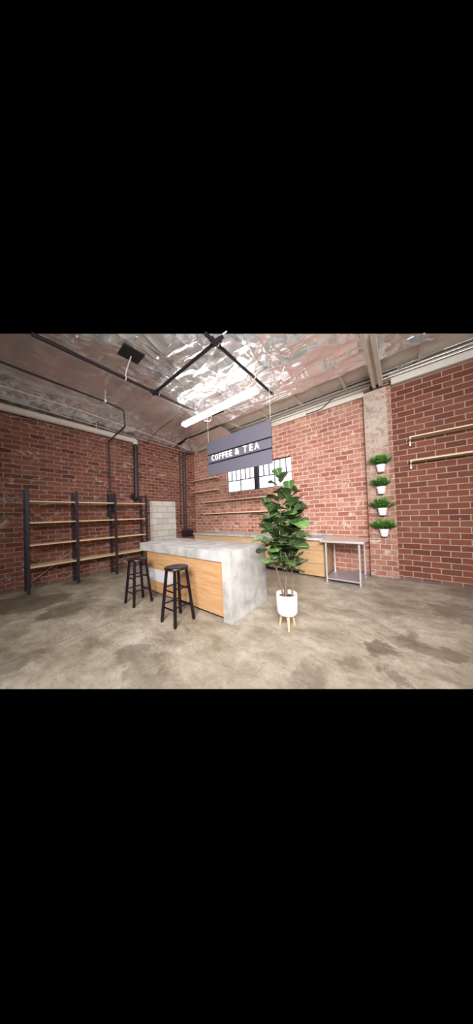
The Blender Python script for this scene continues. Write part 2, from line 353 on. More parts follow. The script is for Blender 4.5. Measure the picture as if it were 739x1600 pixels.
# ceiling: foil-faced insulation stapled to joists, sagging between them
FZ = 4.37
seams = [-.20, .40, 1.00, 1.60, 2.20, 2.80, 3.40, 4.00, 4.55, 5.0]
def foil_z(x, y, edge_d):
    k = 0
    while k < len(seams) - 2 and y > seams[k + 1]: k += 1
    yy = y + .10 * noise.noise(Vector((x * .6, 0, 3))) + .06 * (x + 3.9)*0
    t = (y - seams[k]) / (seams[k + 1] - seams[k]); t = min(1, max(0, t))
    calm = 1 / (1 + math.exp((-4.3 - x) * 5))            # the left bays are stretched tight
    sag = -(.035 + .025 * noise.noise(Vector((x * .5, k * 3.1, 0)))) * math.sin(math.pi * t)
    p = Vector((x * 1.3 + k * 5, y * 2.2, 0))
    wr = .060 * noise.turbulence(p, 3, False, noise_basis='PERLIN_ORIGINAL') * (math.sin(math.pi * t) ** .5)
    folds = .034 * abs(math.sin((x * 1.9 + 3.0 * noise.noise(Vector((x * .8, y * .9, k * 2.0)))) * 3.1 + y * 1.5)) ** .6 * math.sin(math.pi * t)
    z = FZ + sag + (wr - .03 + folds) * (.18 + .82 * calm)
    if x < -5.9: z -= (min(1, (-5.9 - x) / .7)) ** 1.5 * .20 + .05 * noise.noise(p * 3.5)
    if y > 4.9 and x < -4.3: z -= (y - 4.9) / .75 * .17
    for hx_, hy_ in ((-3.53, 1.69), (-3.86, 4.10)):
        q = min(1, max(0, (math.hypot(x - hx_, y - hy_) - .24) / .2)); z = (FZ - .03) * (1 - q) + z * q
    f = min(1, max(0, edge_d / .12)); return FZ * (1 - f) + z * f
def foil(name, x0, x1, ya, yb, step=.028):
    a, b = ceil_edge(FZ); d = (b - a).normalized(); nr = Vector((-d.y, d.x, 0))
    nx = int((x1 - x0) / step); ny = int((yb - ya) / step); bm = BM(); vv = {}
    for i in range(nx + 1):
        for j in range(ny + 1):
            x = x0 + (x1 - x0) * i / nx; y = ya + (yb - ya) * j / ny; e = (Vector((x, y, 0)) - a).dot(nr)
            if e < -.1: continue
            vv[i, j] = bm.verts.new((x, y, foil_z(x, y, e)))
    for i in range(nx):
        for j in range(ny):
            q = [vv.get(k) for k in ((i, j), (i, j + 1), (i + 1, j + 1), (i + 1, j))]
            if all(q): bm.faces.new(q)
    clip(bm, a, b)
    return bm
bm = foil('ceiling', XL, 2.0, -.9, 4.84)
for v in bm.verts:
    if v.co.y > 4.70:
        k = (v.co.y - 4.70) / .14; v.co.y += .07 * k * noise.noise(Vector((v.co.x * 2.2, 0, 9))); v.co.z = v.co.z * (1 - k) + (FZ + .02 * noise.noise(v.co * 5)) * k
struct(mesh('ceiling', bm, 'foil', smooth=True))
bm = foil('ceiling', XL, -4.35, 4.83, YB + .02)
struct(mesh('ceiling_corner_foil', bm, 'foil', smooth=True)).name = 'ceiling'
# roof deck and painted joists over the back strip
bm = BM(); box(bm, XL - .1, 2.0, 4.6, YB + .1, 4.45, 4.453); clip(bm, *ceil_edge(4.45)); struct(mesh('ceiling', bm, 'deck_paint'))
def trim(i, m, *dims, bev=.003): o = bxo('trim_%d' % i, m, None, *dims, bev=bev); return struct(o)
ti = 1
for jx in (-4.1, -3.02, -1.98, -.92, .40, 1.45):
    trim(ti, 'joist_paint', jx - .03, jx + .03, 4.72, YB - .02, 4.385, 4.45); ti += 1
for jx in (-2.5, -1.45): trim(ti, 'joist_paint', jx - .008, jx + .008, 4.75, YB - .02, 4.44, 4.45); ti += 1
# doubled beam running forward beside the column
za = 4.16
for bx0, bx1, zb in ((-.385, -.325, za), (-.27, -.20, za), (-.325, -.27, za + .06)):
    o = trim(ti, 'joist_paint', bx0, bx1, edge_y(bx0, 4.34), 5.42, zb, 4.34, bev=0); ti += 1
    for v in o.data.vertices:
        if v.co.y < 5: v.co.y = edge_y(v.co.x, v.co.z)
# timber plates on top of the brick
trim(ti, 'white_paint', XL, -.572, YB - .07, YB - .002, 4.13, 4.245); ti += 1
trim(ti, 'white_paint', XL, -.45, YB - .12, YB - .002, 4.25, 4.37); ti += 1
trim(ti, 'white_paint', XL, 1.5, YB - .16, YB - .04, 4.375, 4.42); ti += 1
for k, sy_ in enumerate(seams[2:9]):      # the foil flanges stapled over each joist
    x0_ = -3.95 + .12 * (k % 3); xe = 1.5
    e0, e1 = ceil_edge(FZ)
    xe = min(xe, e0.x + (sy_ - .05 - e0.y) / (e1.y - e0.y) * (e1.x - e0.x))
    if xe > x0_ + .1: trim(ti, 'foil', x0_, xe, sy_ - .014, sy_ + .014, FZ - .024, FZ - .008, bev=.004); ti += 1
trim(ti, 'white_paint', -.07, 2.0, YR - .13, YR + .02, 4.125, 4.27, bev=.03); ti += 1
trim(ti, 'white_paint', -.45, 2.0, YR - .10, YR + .0, 4.275, 4.37); ti += 1
# black boards under the foil, painting in the shade inside its openings
def shade_board(cx, cy, ang, a, b_):
    z = foil_z(cx, cy, 9) - .016
    bm = BM(); box(bm, -a / 2, a / 2, -b_ / 2, b_ / 2, 0, .012, bev=.002)
    o = struct(mesh('ceiling_opening_shade', bm, 'opening_shade')); o.location = (cx, cy, z); o.rotation_euler.z = ang; return o
shade_board(-3.53, 1.69, math.radians(-3), .30, .34)
shade_board(-3.86, 4.10, math.radians(4), .44, .22)

# windows
def window(i, x0, x1, n_up, n_lo, right_jamb):
    y = YB + .07; root = bpy.data.objects.new('window_%d' % i, None); C.objects.link(root); root.location = ((x0 + x1) / 2, y, wz0); struct(root)
    zr = 2.72; t = .034
    bm = BM(); box(bm, x0, x1, y, y + .04, wz0, wz0 + .035); box(bm, x0, x1, y, y + .04, wz1 - .03, wz1); box(bm, x0, x0 + .022, y, y + .04, wz0, wz1); box(bm, x1 - .022, x1, y, y + .04, wz0, wz1)
    adopt(mesh('window_frame', bm, 'frame_dark'), root)
    bm = BM(); box(bm, x0 + .02, x1 - .02, y + .004, y + .032, zr - .014, zr + .014)
    for k in range(1, n_up): xx = x0 + (x1 - x0) * k / n_up; box(bm, xx - t / 2, xx + t / 2, y + .006, y + .03, zr, wz1 - .02)
    for k in range(1, n_lo): xx = x0 + (x1 - x0) * k / n_lo; box(bm, xx - t / 2, xx + t / 2, y + .006, y + .03, wz0 + .02, zr)
    adopt(mesh('window_bars', bm, 'frame_dark'), root)
    adopt(bxo('window_pane', 'pane', None, x0 + .01, x1 - .01, y + .018, y + .024, wz0 + .01, wz1 - .01), root)
window(1, -4.90, -3.715, 6, 2, 0)
window(2, -3.575, -2.42, 6, 2, 1)
trim(ti, 'frame_dark', -3.715, -3.575, YB + .02, YB + .14, wz0, wz1); ti += 1

# ------------------------------------------------------------------ island
isl = thing('kitchen_island', (-3.1, 2.6, 0), 'concrete-topped island with one waterfall end and oak veneer front', 'island')
bm = BM()
P_ = [(-4.36, .99), (-1.86, .99), (-1.86, 0), (-2.012, 0), (-2.012, .835), (-4.36, .835)]
f = bm.faces.new([bm.verts.new((x, 2.15, z)) for x, z in P_]); r_ = bmesh.ops.extrude_face_region(bm, geom=[f])
for g in r_['geom']:
    if isinstance(g, bmesh.types.BMVert): g.co.y = 3.11
bmesh.ops.recalc_face_normals(bm, faces=bm.faces[:])
bmesh.ops.bevel(bm, geom=[e for e in bm.edges], offset=.006, segments=2, affect='EDGES')
adopt(mesh('concrete_waterfall_top', bm, 'concrete'), isl)
adopt(bxo('cabinet_body', 'cab_side', None, -4.10, -2.016, 2.20, 3.04, .06, .832), isl)
p = adopt(bxo('front_panel', 'panel_wood', None, -4.12, -2.016, 2.178, 2.199, .055, .832, bev=.002), isl)
q = bxo('pale_rectangle', 'pale_patch', None, -4.10, -3.24, 2.170, 2.1775, .275, .50, bev=.001); q.parent = p; q['label'] = 'pale grey rectangle on the front panel'  # thin pale rectangle lying on the veneer
adopt(bxo('toe_kick', 'kick_black', None, -4.06, -2.016, 2.235, 3.0, 0, .06), isl)

# ------------------------------------------------------------------ bar stools
def stool():
    root = thing('bar_stool', (0, 0, 0), '', 'stool', 'black wooden bar stools in front of the island')
    bm = BM(); H = .785
    lathe(bm, [(.02, H - .036), (.145, H - .036), (.166, H - .028), (.172, H - .016), (.168, H - .005), (.150, H), (.10, H - .003), (.02, H - .006)], (0, 0, 0), 40, True, True)
    s = mesh('seat', bm, 'black_wood', root); smooth_by_angle(s, 35)
    tp, ft = .098, .160
    def at(sx, sy, z): k = 1 - z / (H - .03); return Vector((sx * (tp + (ft - tp) * k), sy * (tp + (ft - tp) * k), z))
    for sx in (-1, 1):
        for sy in (-1, 1):
            bm = BM(); tube(bm, [at(sx, sy, 0), at(sx, sy, .03), at(sx, sy, .4), at(sx, sy, H - .034)], [.019, .0235, .023, .021], 10)
            smooth_by_angle(mesh('leg', bm, 'black_wood', root), 50)
    for (a, b, zs) in (((-1, -1), (1, -1), (.215, .455)), ((-1, 1), (1, 1), (.215, .455)), ((-1, -1), (-1, 1), (.255, .495)), ((1, -1), (1, 1), (.255, .495))):
        for z in zs:
            bm = BM(); tube(bm, [at(*a, z), at(*a, z).lerp(at(*b, z), .5), at(*b, z)], [.009, .012, .009], 10); smooth_by_angle(mesh('stretcher', bm, 'black_wood', root), 50)
    return root
s1 = stool(); s2 = copy_tree(s1)
s1.location = (-2.595, 1.81, 0); s1['label'] = 'black round-seat wooden stool nearer the waterfall end of the island'
s2.location = (-3.745, 1.80, 0); s2['label'] = 'black round-seat wooden stool nearer the shelving, at the island far end'

# ------------------------------------------------------------------ back counter
bc = thing('base_cabinet', (-4.0, 5.2, 0), 'long oak base cabinet run along the back wall, left of the drawers', 'cabinet')
adopt(bxo('cabinet_body', 'cab_side', None, -5.84, -1.99, 4.905, YB - .012, .09, .855), bc)
adopt(bxo('toe_kick', 'kick_black', None, -5.80, -1.99, 4.96, YB - .03, 0, .09), bc)
xs = [-5.84, -5.03, -3.74, -2.85, -2.44, -1.995]
for a, b in zip(xs, xs[1:]): adopt(bxo('door', 'cab_wood', None, a + .003, b - .003, 4.885, 4.904, .092, .845, bev=.002), bc)
dc = thing('drawer_cabinet', (-1.7, 5.2, 0), 'oak three-drawer cabinet beside the steel table', 'cabinet')
adopt(bxo('cabinet_body', 'cab_side', None, -1.985, -1.395, 4.885, YB - .012, .03, .855), dc)
adopt(bxo('toe_kick', 'kick_black', None, -1.97, -1.41, 4.93, YB - .03, 0, .03), dc)
for a, b in ((.035, .305), (.312, .612), (.619, .80)): adopt(bxo('drawer', 'cab_wood', None, -1.982, -1.398, 4.865, 4.884, a, b, bev=.002), dc)
ct = tag(bxo('worktop', 'counter', None, -5.90, -1.90, 4.86, YB - .012, .857, .910, bev=.004), 'long grey concrete worktop along the back wall under the window', 'worktop')
ct2 = thing('worktop', (-1.65, 5.2, .857), 'short pale grey worktop on the drawer cabinet, beside the steel table', 'worktop')
adopt(bxo('slab', 'counter', None, -1.895, -1.388, 4.80, YB - .012, .857, .905, bev=.004), ct2)
adopt(bxo('upstand', 'counter', None, -1.895, -1.388, YB - .04, YB - .013, .905, .945, bev=.003), ct2)

# ------------------------------------------------------------------ steel table
st = thing('steel_table', (-.97, 5.0, 0), 'stainless steel prep table with a lower shelf, left of the column', 'table')
bm = BM(); box(bm, -1.385, -.575, 4.58, 5.40, .855, .895, bev=.004); adopt(mesh('tabletop', bm, 'stainless'), st)
adopt(bxo('lower_shelf', 'stainless_shelf', None, -1.30, -.65, 4.63, 5.36, .075, .105, bev=.004), st)
for lx in (-1.285, -.665):
    for ly in (4.645, 5.345):
        bm = BM(); tube(bm, [(lx, ly, .0), (lx, ly, .03), (lx, ly, .031), (lx, ly, .856)], [.014, .016, .021, .021], 14); adopt(smooth_by_angle(mesh('leg', bm, 'stainless'), 50), st)

# ------------------------------------------------------------------ shelving unit
su = thing('shelving_unit', (-6.3, 1.95, 0), 'dark metal shelving rack with three bays of pine shelves by the left wall', 'shelving')
py = [.665, 1.52, 2.385, 3.264]; PX = (-6.495, -6.14)
for i, y in enumerate(py):
    for x in PX: adopt(bxo('post', 'black_metal', None, x - .024, x + .024, y - .026, y + .026, 0, 2.22, bev=.003), su)
    for z in (.06, .30, .78, 1.29, 1.74): adopt(bxo('rung', 'black_metal', None, PX[0] + .02, PX[1] - .02, y - .011, y + .011, z - .014, z + .014), su)
for a, b in zip(py, py[1:]):
    for z in (.555, 1.025, 1.505, 1.965): adopt(bxo('shelf', 'shelf_wood', None, PX[0] - .02, PX[1] - .005, a + .028, b - .028, z - .026, z, bev=.002), su)
for a, b in ((py[0], py[1]), (py[2], py[3])):
    for s in (0, 1):
        za_, zb_ = (.74, .10) if s == 0 else (.10, .76)
        adopt(tubo('cross_brace', 'steel', None, [(-6.526 - s * .008, a, za_), (-6.526 - s * .008, b, zb_)], .005, 8), su)

# ------------------------------------------------------------------ wall shelves
def wall_shelf(x0, x1, z, yw, depth, m, label, group, th=.022, brackets=()):
    root = thing('wall_shelf', ((x0 + x1) / 2, yw - depth / 2, z), label, 'shelf', group)
    adopt(bxo('board', m, None, x0, x1, yw - depth, yw - .002, z - th, z, bev=.002), root)
    for bx_ in brackets:
        bm = BM(); box(bm, bx_ - .012, bx_ + .012, yw - depth * .85, yw - .002, z - th - .012, z - th); box(bm, bx_ - .012, bx_ + .012, yw - .014, yw - .002, z - th - .11, z - th)
        tube(bm, [(bx_, yw - depth * .7, z - th - .008), (bx_, yw - .01, z - th - .10)], .007, 8)
        adopt(mesh('bracket', bm, 'steel'), root)
    return root
wall_shelf(-6.55, -5.22, 2.93, YB, .25, 'shelf_wood_x', 'upper of the two short pine shelves near the room corner', 'short shelves by the corner', brackets=(-6.3, -5.45))
wall_shelf(-6.55, -5.22, 2.475, YB, .25, 'shelf_wood_x', 'lower of the two short pine shelves near the room corner', 'short shelves by the corner', brackets=(-6.3, -5.45))
for z, nm in ((2.045, 'upper'), (1.60, 'lower')):
    wall_shelf(-5.98, -4.93, z, YB, .20, 'shelf_wood_x', nm + ' long pine shelf under the window, left-hand board', 'long shelves under the window', brackets=(-5.7, -5.2))
    wall_shelf(-4.925, -2.75, z, YB, .20, 'shelf_wood_x', nm + ' long pine shelf under the window, right-hand board', 'long shelves under the window', brackets=(-4.5, -3.1))
wall_shelf(.185, 1.95, 2.93, YR, .24, 'shelf_wood_x', 'upper pine shelf on the brick wall right of the column', 'shelves right of the column', brackets=(.20, 1.7))
wall_shelf(.185, 1.95, 2.465, YR, .22, 'shelf_wood_x', 'lower pine shelf on the brick wall right of the column', 'shelves right of the column', brackets=(.20, 1.7))

# ------------------------------------------------------------------ hanging sign
SX0, SX1, SZ0, SZ1, SY = -3.40, -1.768, 2.41, 3.19, 3.30
sg = thing('hanging_sign', ((SX0 + SX1) / 2, SY, SZ0), 'dark rectangular hanging sign reading COFFEE & TEA in white', 'sign')
hz = SZ1 - SZ0; g1, g2 = SZ1 - .40 * hz, SZ1 - .655 * hz
adopt(bxo('sign_board', 'sign_groove', None, SX0 + .004, SX1 - .004, SY + .018, SY + .035, SZ0 + .004, SZ1 - .004), sg)
for a, b in ((SZ0, g2 - .014), (g2 + .014, g1 - .014), (g1 + .014, SZ1)): adopt(bxo('sign_slat', 'sign_black', None, SX0, SX1, SY, SY + .02, a, b, bev=.002), sg)
def text_mesh(s, size, depth, bold, space):
    cu = bpy.data.curves.new('lettering', 'FONT'); cu.body = s; cu.size = size; cu.extrude = depth; cu.offset = bold; cu.space_character = space; cu.align_x = 'CENTER'; cu.resolution_u = 6
    t = bpy.data.objects.new('lettering', cu); C.objects.link(t); bpy.context.view_layer.update()
    me = bpy.data.meshes.new_from_object(t.evaluated_get(bpy.context.evaluated_depsgraph_get())); bpy.data.objects.remove(t); return me
zc0, zc1 = g2 + .045, g2 + .175
for ch, a, b in (('C', .080, .135), ('O', .150, .203), ('F', .220, .266), ('F', .278, .324), ('E', .338, .384), ('E', .398, .444), ('&', .490, .560), ('T', .618, .676), ('E', .708, .758), ('A', .780, .850)):
    me = text_mesh(ch, 1.0, .05, .018, 1.0); xs_ = [v.co.x for v in me.vertices]; ys_ = [v.co.y for v in me.vertices]
    X0, X1 = SX0 + (a + .002) * (SX1 - SX0), SX0 + (b - .004) * (SX1 - SX0)
    for v in me.vertices:
        x, y, z = v.co
        v.co = Vector((X0 + (x - min(xs_)) / (max(xs_) - min(xs_)) * (X1 - X0), SY - .009 - z * .16, zc0 + (y - min(ys_)) / (max(ys_) - min(ys_)) * (zc1 - zc0)))
    me.materials.append(MT['letters']); lo = bpy.data.objects.new('letter', me); C.objects.link(lo); adopt(lo, sg)
for cx in (SX0 + .012, SX1 - .012): adopt(tubo('hanging_cable', 'strap', None, [(cx, SY + .022, SZ1 - .004), (cx, SY + .022, 4.30)], .0035, 6), sg)

# ------------------------------------------------------------------ fluorescent strip
fx = thing('strip_light', (-3.3, 3.52, 4.0), 'long glowing fluorescent strip light under the foil ceiling', 'light')
bm = BM(); box(bm, -4.54, -2.17, 3.47, 3.61, 3.965, 4.03, bev=.02); adopt(mesh('lit_diffuser', bm, 'tube'), fx)
adopt(bxo('fixture_body', 'white_paint', None, -4.55, -2.16, 3.49, 3.59, 4.03, 4.08, bev=.006), fx)
for ex_ in (-4.55, -2.16): adopt(bxo('end_cap', 'plastic_white', None, ex_ - .012, ex_ + .012, 3.475, 3.605, 3.97, 4.035, bev=.003), fx)
for hx in (-4.0, -2.6): adopt(tubo('hanger_wire', 'strap', None, [(hx, 3.55, 4.085), (hx, 3.55, 4.30)], .004, 6), fx)

# ------------------------------------------------------------------ sprinkler pipes
sp = thing('sprinkler_pipe', (-3.0, 2.3, 4.1), 'black sprinkler pipework crossing below the foil ceiling', 'pipe')
zA = 4.10
adopt(tubo('branch_pipe', 'black_pipe', None, [(-3.89, edge_y(-3.89, zA), zA), (-3.89, 3.42, zA)], [.030, .026], 14), sp)
adopt(tubo('branch_pipe', 'black_pipe', None, [(-2.085, edge_y(-2.085, zA), zA), (-2.085, 4.02, zA)], [.030, .026], 14), sp)
xc = -3.89; b0, b1 = ceil_edge(zA)
adopt(tubo('cross_pipe', 'black_pipe', None, [(-3.93, 2.33, zA - .005), (-1.93, 2.25, zA - .005)], .030, 14), sp)
for (x, y) in ((-3.89, 2.33), (-2.085, 2.26)):
    bm = BM(); tube(bm, [(x, y - .09, zA), (x, y + .09, zA)], .042, 14); tube(bm, [(x - .06, y, zA - .004), (x + .10, y, zA - .004)], .042, 14); adopt(smooth_by_angle(mesh('tee_fitting', bm, 'black_pipe')), sp)
for (x, y) in ((-3.89, 3.42), (-2.085, 4.02)):
    bm = BM(); tube(bm, [(x, y - .03, zA), (x, y + .035, zA)], .034, 12); tube(bm, [(x, y + .01, zA), (x, y + .01, zA + .07), (x, y + .01, zA + .075), (x, y + .01, zA + .09)], [.014, .012, .028, .006], 12); adopt(smooth_by_angle(mesh('sprinkler_head', bm, 'steel')), sp)
for (x, y, dx, dy) in ((-3.89, 1.74, .35, -.05), (-3.86, 2.40, .05, .05), (-2.07, 2.30, .10, .10), (-2.085, 3.3, 0, 0)):
    bm = BM(); tube(bm, [(x + .038 * math.cos(t), y, zA + .038 * math.sin(t)) for t in [i * math.pi / 8 - math.pi / 2 for i in range(17)]], .009, 6, cap=False)
    tube(bm, [(x, y, zA + .036), (x + dx * .3, y + dy * .3, zA + .12), (x + dx, y + dy, zA + .20)], [.010, .012, .010], 6)
    adopt(mesh('hanger_strap', bm, 'strap'), sp)
# flexible cable from the second branch
tag(tubo('flexible_cable', 'steel', None, bend([(-1.99, 3.88, 4.12), (-1.86, 3.80, 4.05), (-1.74, 3.72, 4.10), (-1.62, 3.70, 4.36)], .05), .012, 10), 'short flexible cable drooping from the foil beside the long black pipe end', 'cable')
# junction plate next to the tube
eb = thing('ceiling_junction_box', (-3.78, 3.82, 4.02), 'pale metal junction box with a cord beside the strip light', 'electrical box')
adopt(bxo('box', 'steel', None, -4.10, -3.93, 3.72, 3.92, 4.04, 4.12, bev=.004), eb)
adopt(tubo('cord', 'steel', None, bend([(-4.0, 3.80, 4.04), (-3.84, 3.86, 3.99), (-3.74, 3.82, 4.04), (-3.60, 3.66, 4.16)], .05), .012, 8), eb)

# ------------------------------------------------------------------ left wall pipes
wp = thing('drain_pipe', (-6.55, 2.0, 4.0), 'fat pipe, white along the top of the left wall, turning down black', 'pipe')
adopt(tubo('white_section', 'white_pipe', None, [(-6.545, -.9, 3.975), (-6.545, 3.05, 3.975)], .078, 20), wp)
adopt(tubo('elbow', 'white_pipe', None, bend([(-6.545, 3.04, 3.975), (-6.545, 3.18, 3.975), (-6.545, 3.18, 3.86)], .10, 8), .082, 20), wp)
adopt(tubo('black_section', 'black_pipe', None, [(-6.545, 3.18, 3.87), (-6.545, 3.165, 2.22)], .062, 20), wp)
bm = BM(); tube(bm, bend([(-6.545, 3.165, 2.30), (-6.545, 3.165, 2.16), (-6.64, 3.165, 2.10)], .06, 5), .068, 20); tube(bm, [(-6.648, 3.09, 2.20), (-6.62, 3.09, 2.20)], .09, 16); adopt(smooth_by_angle(mesh('bottom_fitting', bm, 'black_pipe')), wp)
for y in (.9, 2.1): adopt(tubo('pipe_clamp', 'strap', None, [(-6.545, y - .012, 3.975), (-6.545, y + .012, 3.975)], .086, 20), wp); 
bm = BM(); tube(bm, [(-6.545, 2.1, 4.05), (-6.52, 2.1, 4.20)], .01, 8); adopt(mesh('pipe_clamp', bm, 'strap'), wp)
cd = thing('electrical_conduit', (-5.5, 2.2, 4.0), 'thin dark conduit bending from the ceiling down the left wall to a switch box', 'conduit')
adopt(tubo('conduit_run', 'black_pipe', None, bend([(-4.83, edge_y(-4.83, 4.05) - .0, 4.05), (-4.90, 1.75, 4.05), (-4.98, 2.17, 4.05), (-4.98, 2.19, 3.67), (-6.60, 2.43, 3.79), (-6.60, 2.43, 2.24)], .06, 5), .019, 12), cd)
adopt(bxo('switch_box', 'black_metal', None, -6.646, -6.54, 2.36, 2.52, 1.72, 2.26, bev=.01), cd)
adopt(bxo('lever', 'black_metal', None, -6.646, -6.55, 2.33, 2.42, 1.60, 1.72, bev=.01), cd)
bm = BM(); box(bm, -4.93, -4.85, 1.73, 1.77, 4.02, 4.08, bev=.004); tube(bm, [(-4.89, 1.75, 4.07), (-4.86, 1.75, 4.28)], .008, 6); adopt(mesh('hanger_strap', bm, 'strap'), cd)
tag(tubo('ceiling_conduit', 'white_pipe', None, [(-6.0, -.9, 4.19), (-6.02, 1.66, 4.185), (-6.26, 4.10, 4.16), (-6.45, 5.3, 4.14)], .014, 8), 'slim silver conduit across the ceiling, set away from the left wall', 'conduit')
tag(tubo('ceiling_conduit', 'white_pipe', None, [(-6.50, -.9, 4.17), (-6.52, 1.8, 4.13), (-6.56, 3.3, 4.09), (-6.58, 5.4, 4.07)], .010, 8), 'slim silver conduit tight along the top of the left wall', 'conduit')
tag(tubo('loose_wire', 'black_pipe', None, bend([(-6.58, 3.62, 4.06), (-6.45, 3.62, 4.14), (-5.7, 3.52, 4.22), (-4.9, 3.45, 4.235)], .1), .009, 8), 'thin dark wire from the left wall across the foil towards the strip light', 'wire')
# corner conduits
cc_ = thing('corner_conduits', (-6.6, 5.05, 1.0), 'three dark conduits dropping beside the room corner to a black junction box', 'conduit')
X_ = -6.615
adopt(tubo('conduit_run', 'black_pipe', None, [(X_, 4.93, 4.12), (X_, 4.87, 1.30)], .020, 12), cc_)
adopt(tubo('conduit_run', 'black_pipe', None, bend([(-6.50, 5.50, 4.08), (X_, 5.12, 4.10), (X_, 5.07, 3.90), (X_, 5.02, 1.0)], .12, 6), .024, 12), cc_)
adopt(tubo('conduit_run', 'black_pipe', None, bend([(-6.48, 5.56, 4.02), (X_, 5.22, 4.03), (X_, 5.18, 3.80), (X_, 5.12, 1.0)], .12, 6), .024, 12), cc_)
adopt(bxo('junction_box', 'black_metal', None, XL + .004, -6.50, 4.92, 5.36, .76, .99, bev=.012), cc_)
bm = BM(); lathe(bm, [(.0, 0), (.045, 0), (.05, .03), (.03, .06)], (0, 0, 0), 20, False, True)
o = mesh('round_box', bm, 'black_metal'); o.data.transform(Matrix.Translation((XL + .004, 4.90, 1.27)) @ Matrix.Rotation(math.pi / 2, 4, 'Y')); adopt(smooth_by_angle(o), cc_)
bm = BM(); lathe(bm, [(.0, .06), (.018, .06), (.016, .075), (0, .08)], (0, 0, 0), 12, False, False)
o = mesh('round_box_knob', bm, 'hook'); o.data.transform(Matrix.Translation((XL + .004, 4.91, 1.27)) @ Matrix.Rotation(math.pi / 2, 4, 'Y')); adopt(smooth_by_angle(o), cc_)
# conduits over the back wall
for k, (y, z, r, lab) in enumerate(((5.44, 4.29, .016, 'lowest of the three silver conduits above the back wall'), (5.41, 4.345, .013, 'middle silver conduit of the three above the back wall'), (5.385, 4.41, .012, 'topmost of the three silver conduits above the back wall'))):
    tag(tubo('wall_conduit', 'steel', None, [(-6.4, y, z - .05), (-4.4, y, z), (2.0, y, z)], r, 10), lab, 'conduit', 'conduits above the back wall')
tag(tubo('slanting_conduit', 'steel', None, [(.05, 5.36, 4.36), (1.02, 5.18, 4.34), (1.10, 5.15, 4.33)], .013, 10), 'silver conduit slanting off the wall bundle at upper right', 'conduit')
tag(tubo('crossover_cable', 'black_pipe', None, bend([(-1.9, 5.555, 4.15), (-1.50, 5.555, 4.15), (-1.2, 5.49, 4.30), (-.1, 5.45, 4.33)], .1), .010, 8), 'dark cable stepping up along the white plate left of the column', 'cable')
# little hook on the right wall
hk = thing('wall_hook', (.855, YR, 1.278), 'small metal hook sticking out of the brick, far right', 'hook')
adopt(tubo('plate', 'hook', None, [(.855, YR - .001, 1.278), (.855, YR - .008, 1.278)], .014, 12), hk)
adopt(tubo('prong', 'hook', None, bend([(.855, YR - .005, 1.278), (.855, YR - .05, 1.275), (.86, YR - .06, 1.30)], .02), .006, 8), hk)

# ------------------------------------------------------------------ plants
def leaf(bm, uvl, tl, base, d, up, L, W, droop, cup, tone, prof, nl=12, nw=4):
    d = d.normalized(); s = d.cross(up).normalized(); u = s.cross(d).normalized(); rows = []
    for i in range(nl + 1):
        t = i / nl
        k = t * (len(prof) - 1); a = int(min(k, len(prof) - 2)); wd = (prof[a] + (prof[a + 1] - prof[a]) * (k - a)) * W / 2
        c = base + d * (L * t * (1 - .12 * droop * t)) - Vector((0, 0, 1)) * (droop * L * t * t * .55)
        row = []
        for j in range(-nw, nw + 1):
            q = j / nw
            wav =   .022 * W * math.sin(t * 14 + j * 1.3 + tone * 20) * abs(q)
            row.append(bm.verts.new(c + s * (q * wd) + u * (cup * abs(q) ** 1.6 * wd + wav)))
        rows.append(row)
    for i in range(nl):
        for j in range(2 * nw):
            f = bm.faces.new((rows[i][j], rows[i][j + 1], rows[i + 1][j + 1], rows[i + 1][j]))
            cs = ((i, j), (i, j + 1), (i + 1, j + 1), (i + 1, j))
            for lp, (a, b) in zip(f.loops, cs): lp[uvl].uv = (a / nl, b / (2 * nw)); lp[tl] = (tone, tone, tone, 1)
FID = [.12, .45, .64, .70, .72, .80, .91, .98, 1.0, .99, .92, .76, .42]
pl = thing('potted_fiddle_leaf_fig', (-1.225, 2.545, 0), 'tall fiddle leaf fig in a white pot on wooden legs, right of the island', 'plant')
PC = Vector((-1.225, 2.545, 0))
bm = BM(); lathe(bm, [(.02, .180), (.112, .180), (.127, .192), (.134, .225), (.137, .440), (.134, .446), (.127, .443), (.125, .39), (.02, .385)], PC, 48, True, True)
adopt(smooth_by_angle(mesh('pot', bm, 'pot_white'), 40), pl)
bm = BM(); lathe(bm, [(.1245, .390), (.09, .400), (.02, .405)], PC, 32, False, True); adopt(mesh('soil', bm, 'soil'), pl)
for ang in (-58, 62, 182):
    a = math.radians(ang); v = Vector((math.cos(a), math.sin(a), 0))
    bm = BM(); tube(bm, [PC + v * .112 + Vector((0, 0, 0)), PC + v * .075 + Vector((0, 0, .19))], [.013, .024], 14); adopt(smooth_by_angle(mesh('leg', bm, 'leg_wood')), pl)
RI = Vector((.78, .62, 0)); FO = Vector((-.62, .78, 0))
stems = [  # base right/forward offset, top right/forward offset, height
    ((-.055, .02), (-.22, .02), 1.62), ((-.01, -.03), (-.02, .03), 2.0), ((.02, .03), (.10, -.06), 1.80), ((.06, 0), (.17, .08), 1.55), ((-.02, .04), (-.09, -.12), 1.42)]
bml = BM(); uvl = bml.loops.layers.uv.new('UVMap'); tl = bml.loops.layers.float_color.new('tone')
rnd = random.Random(21)
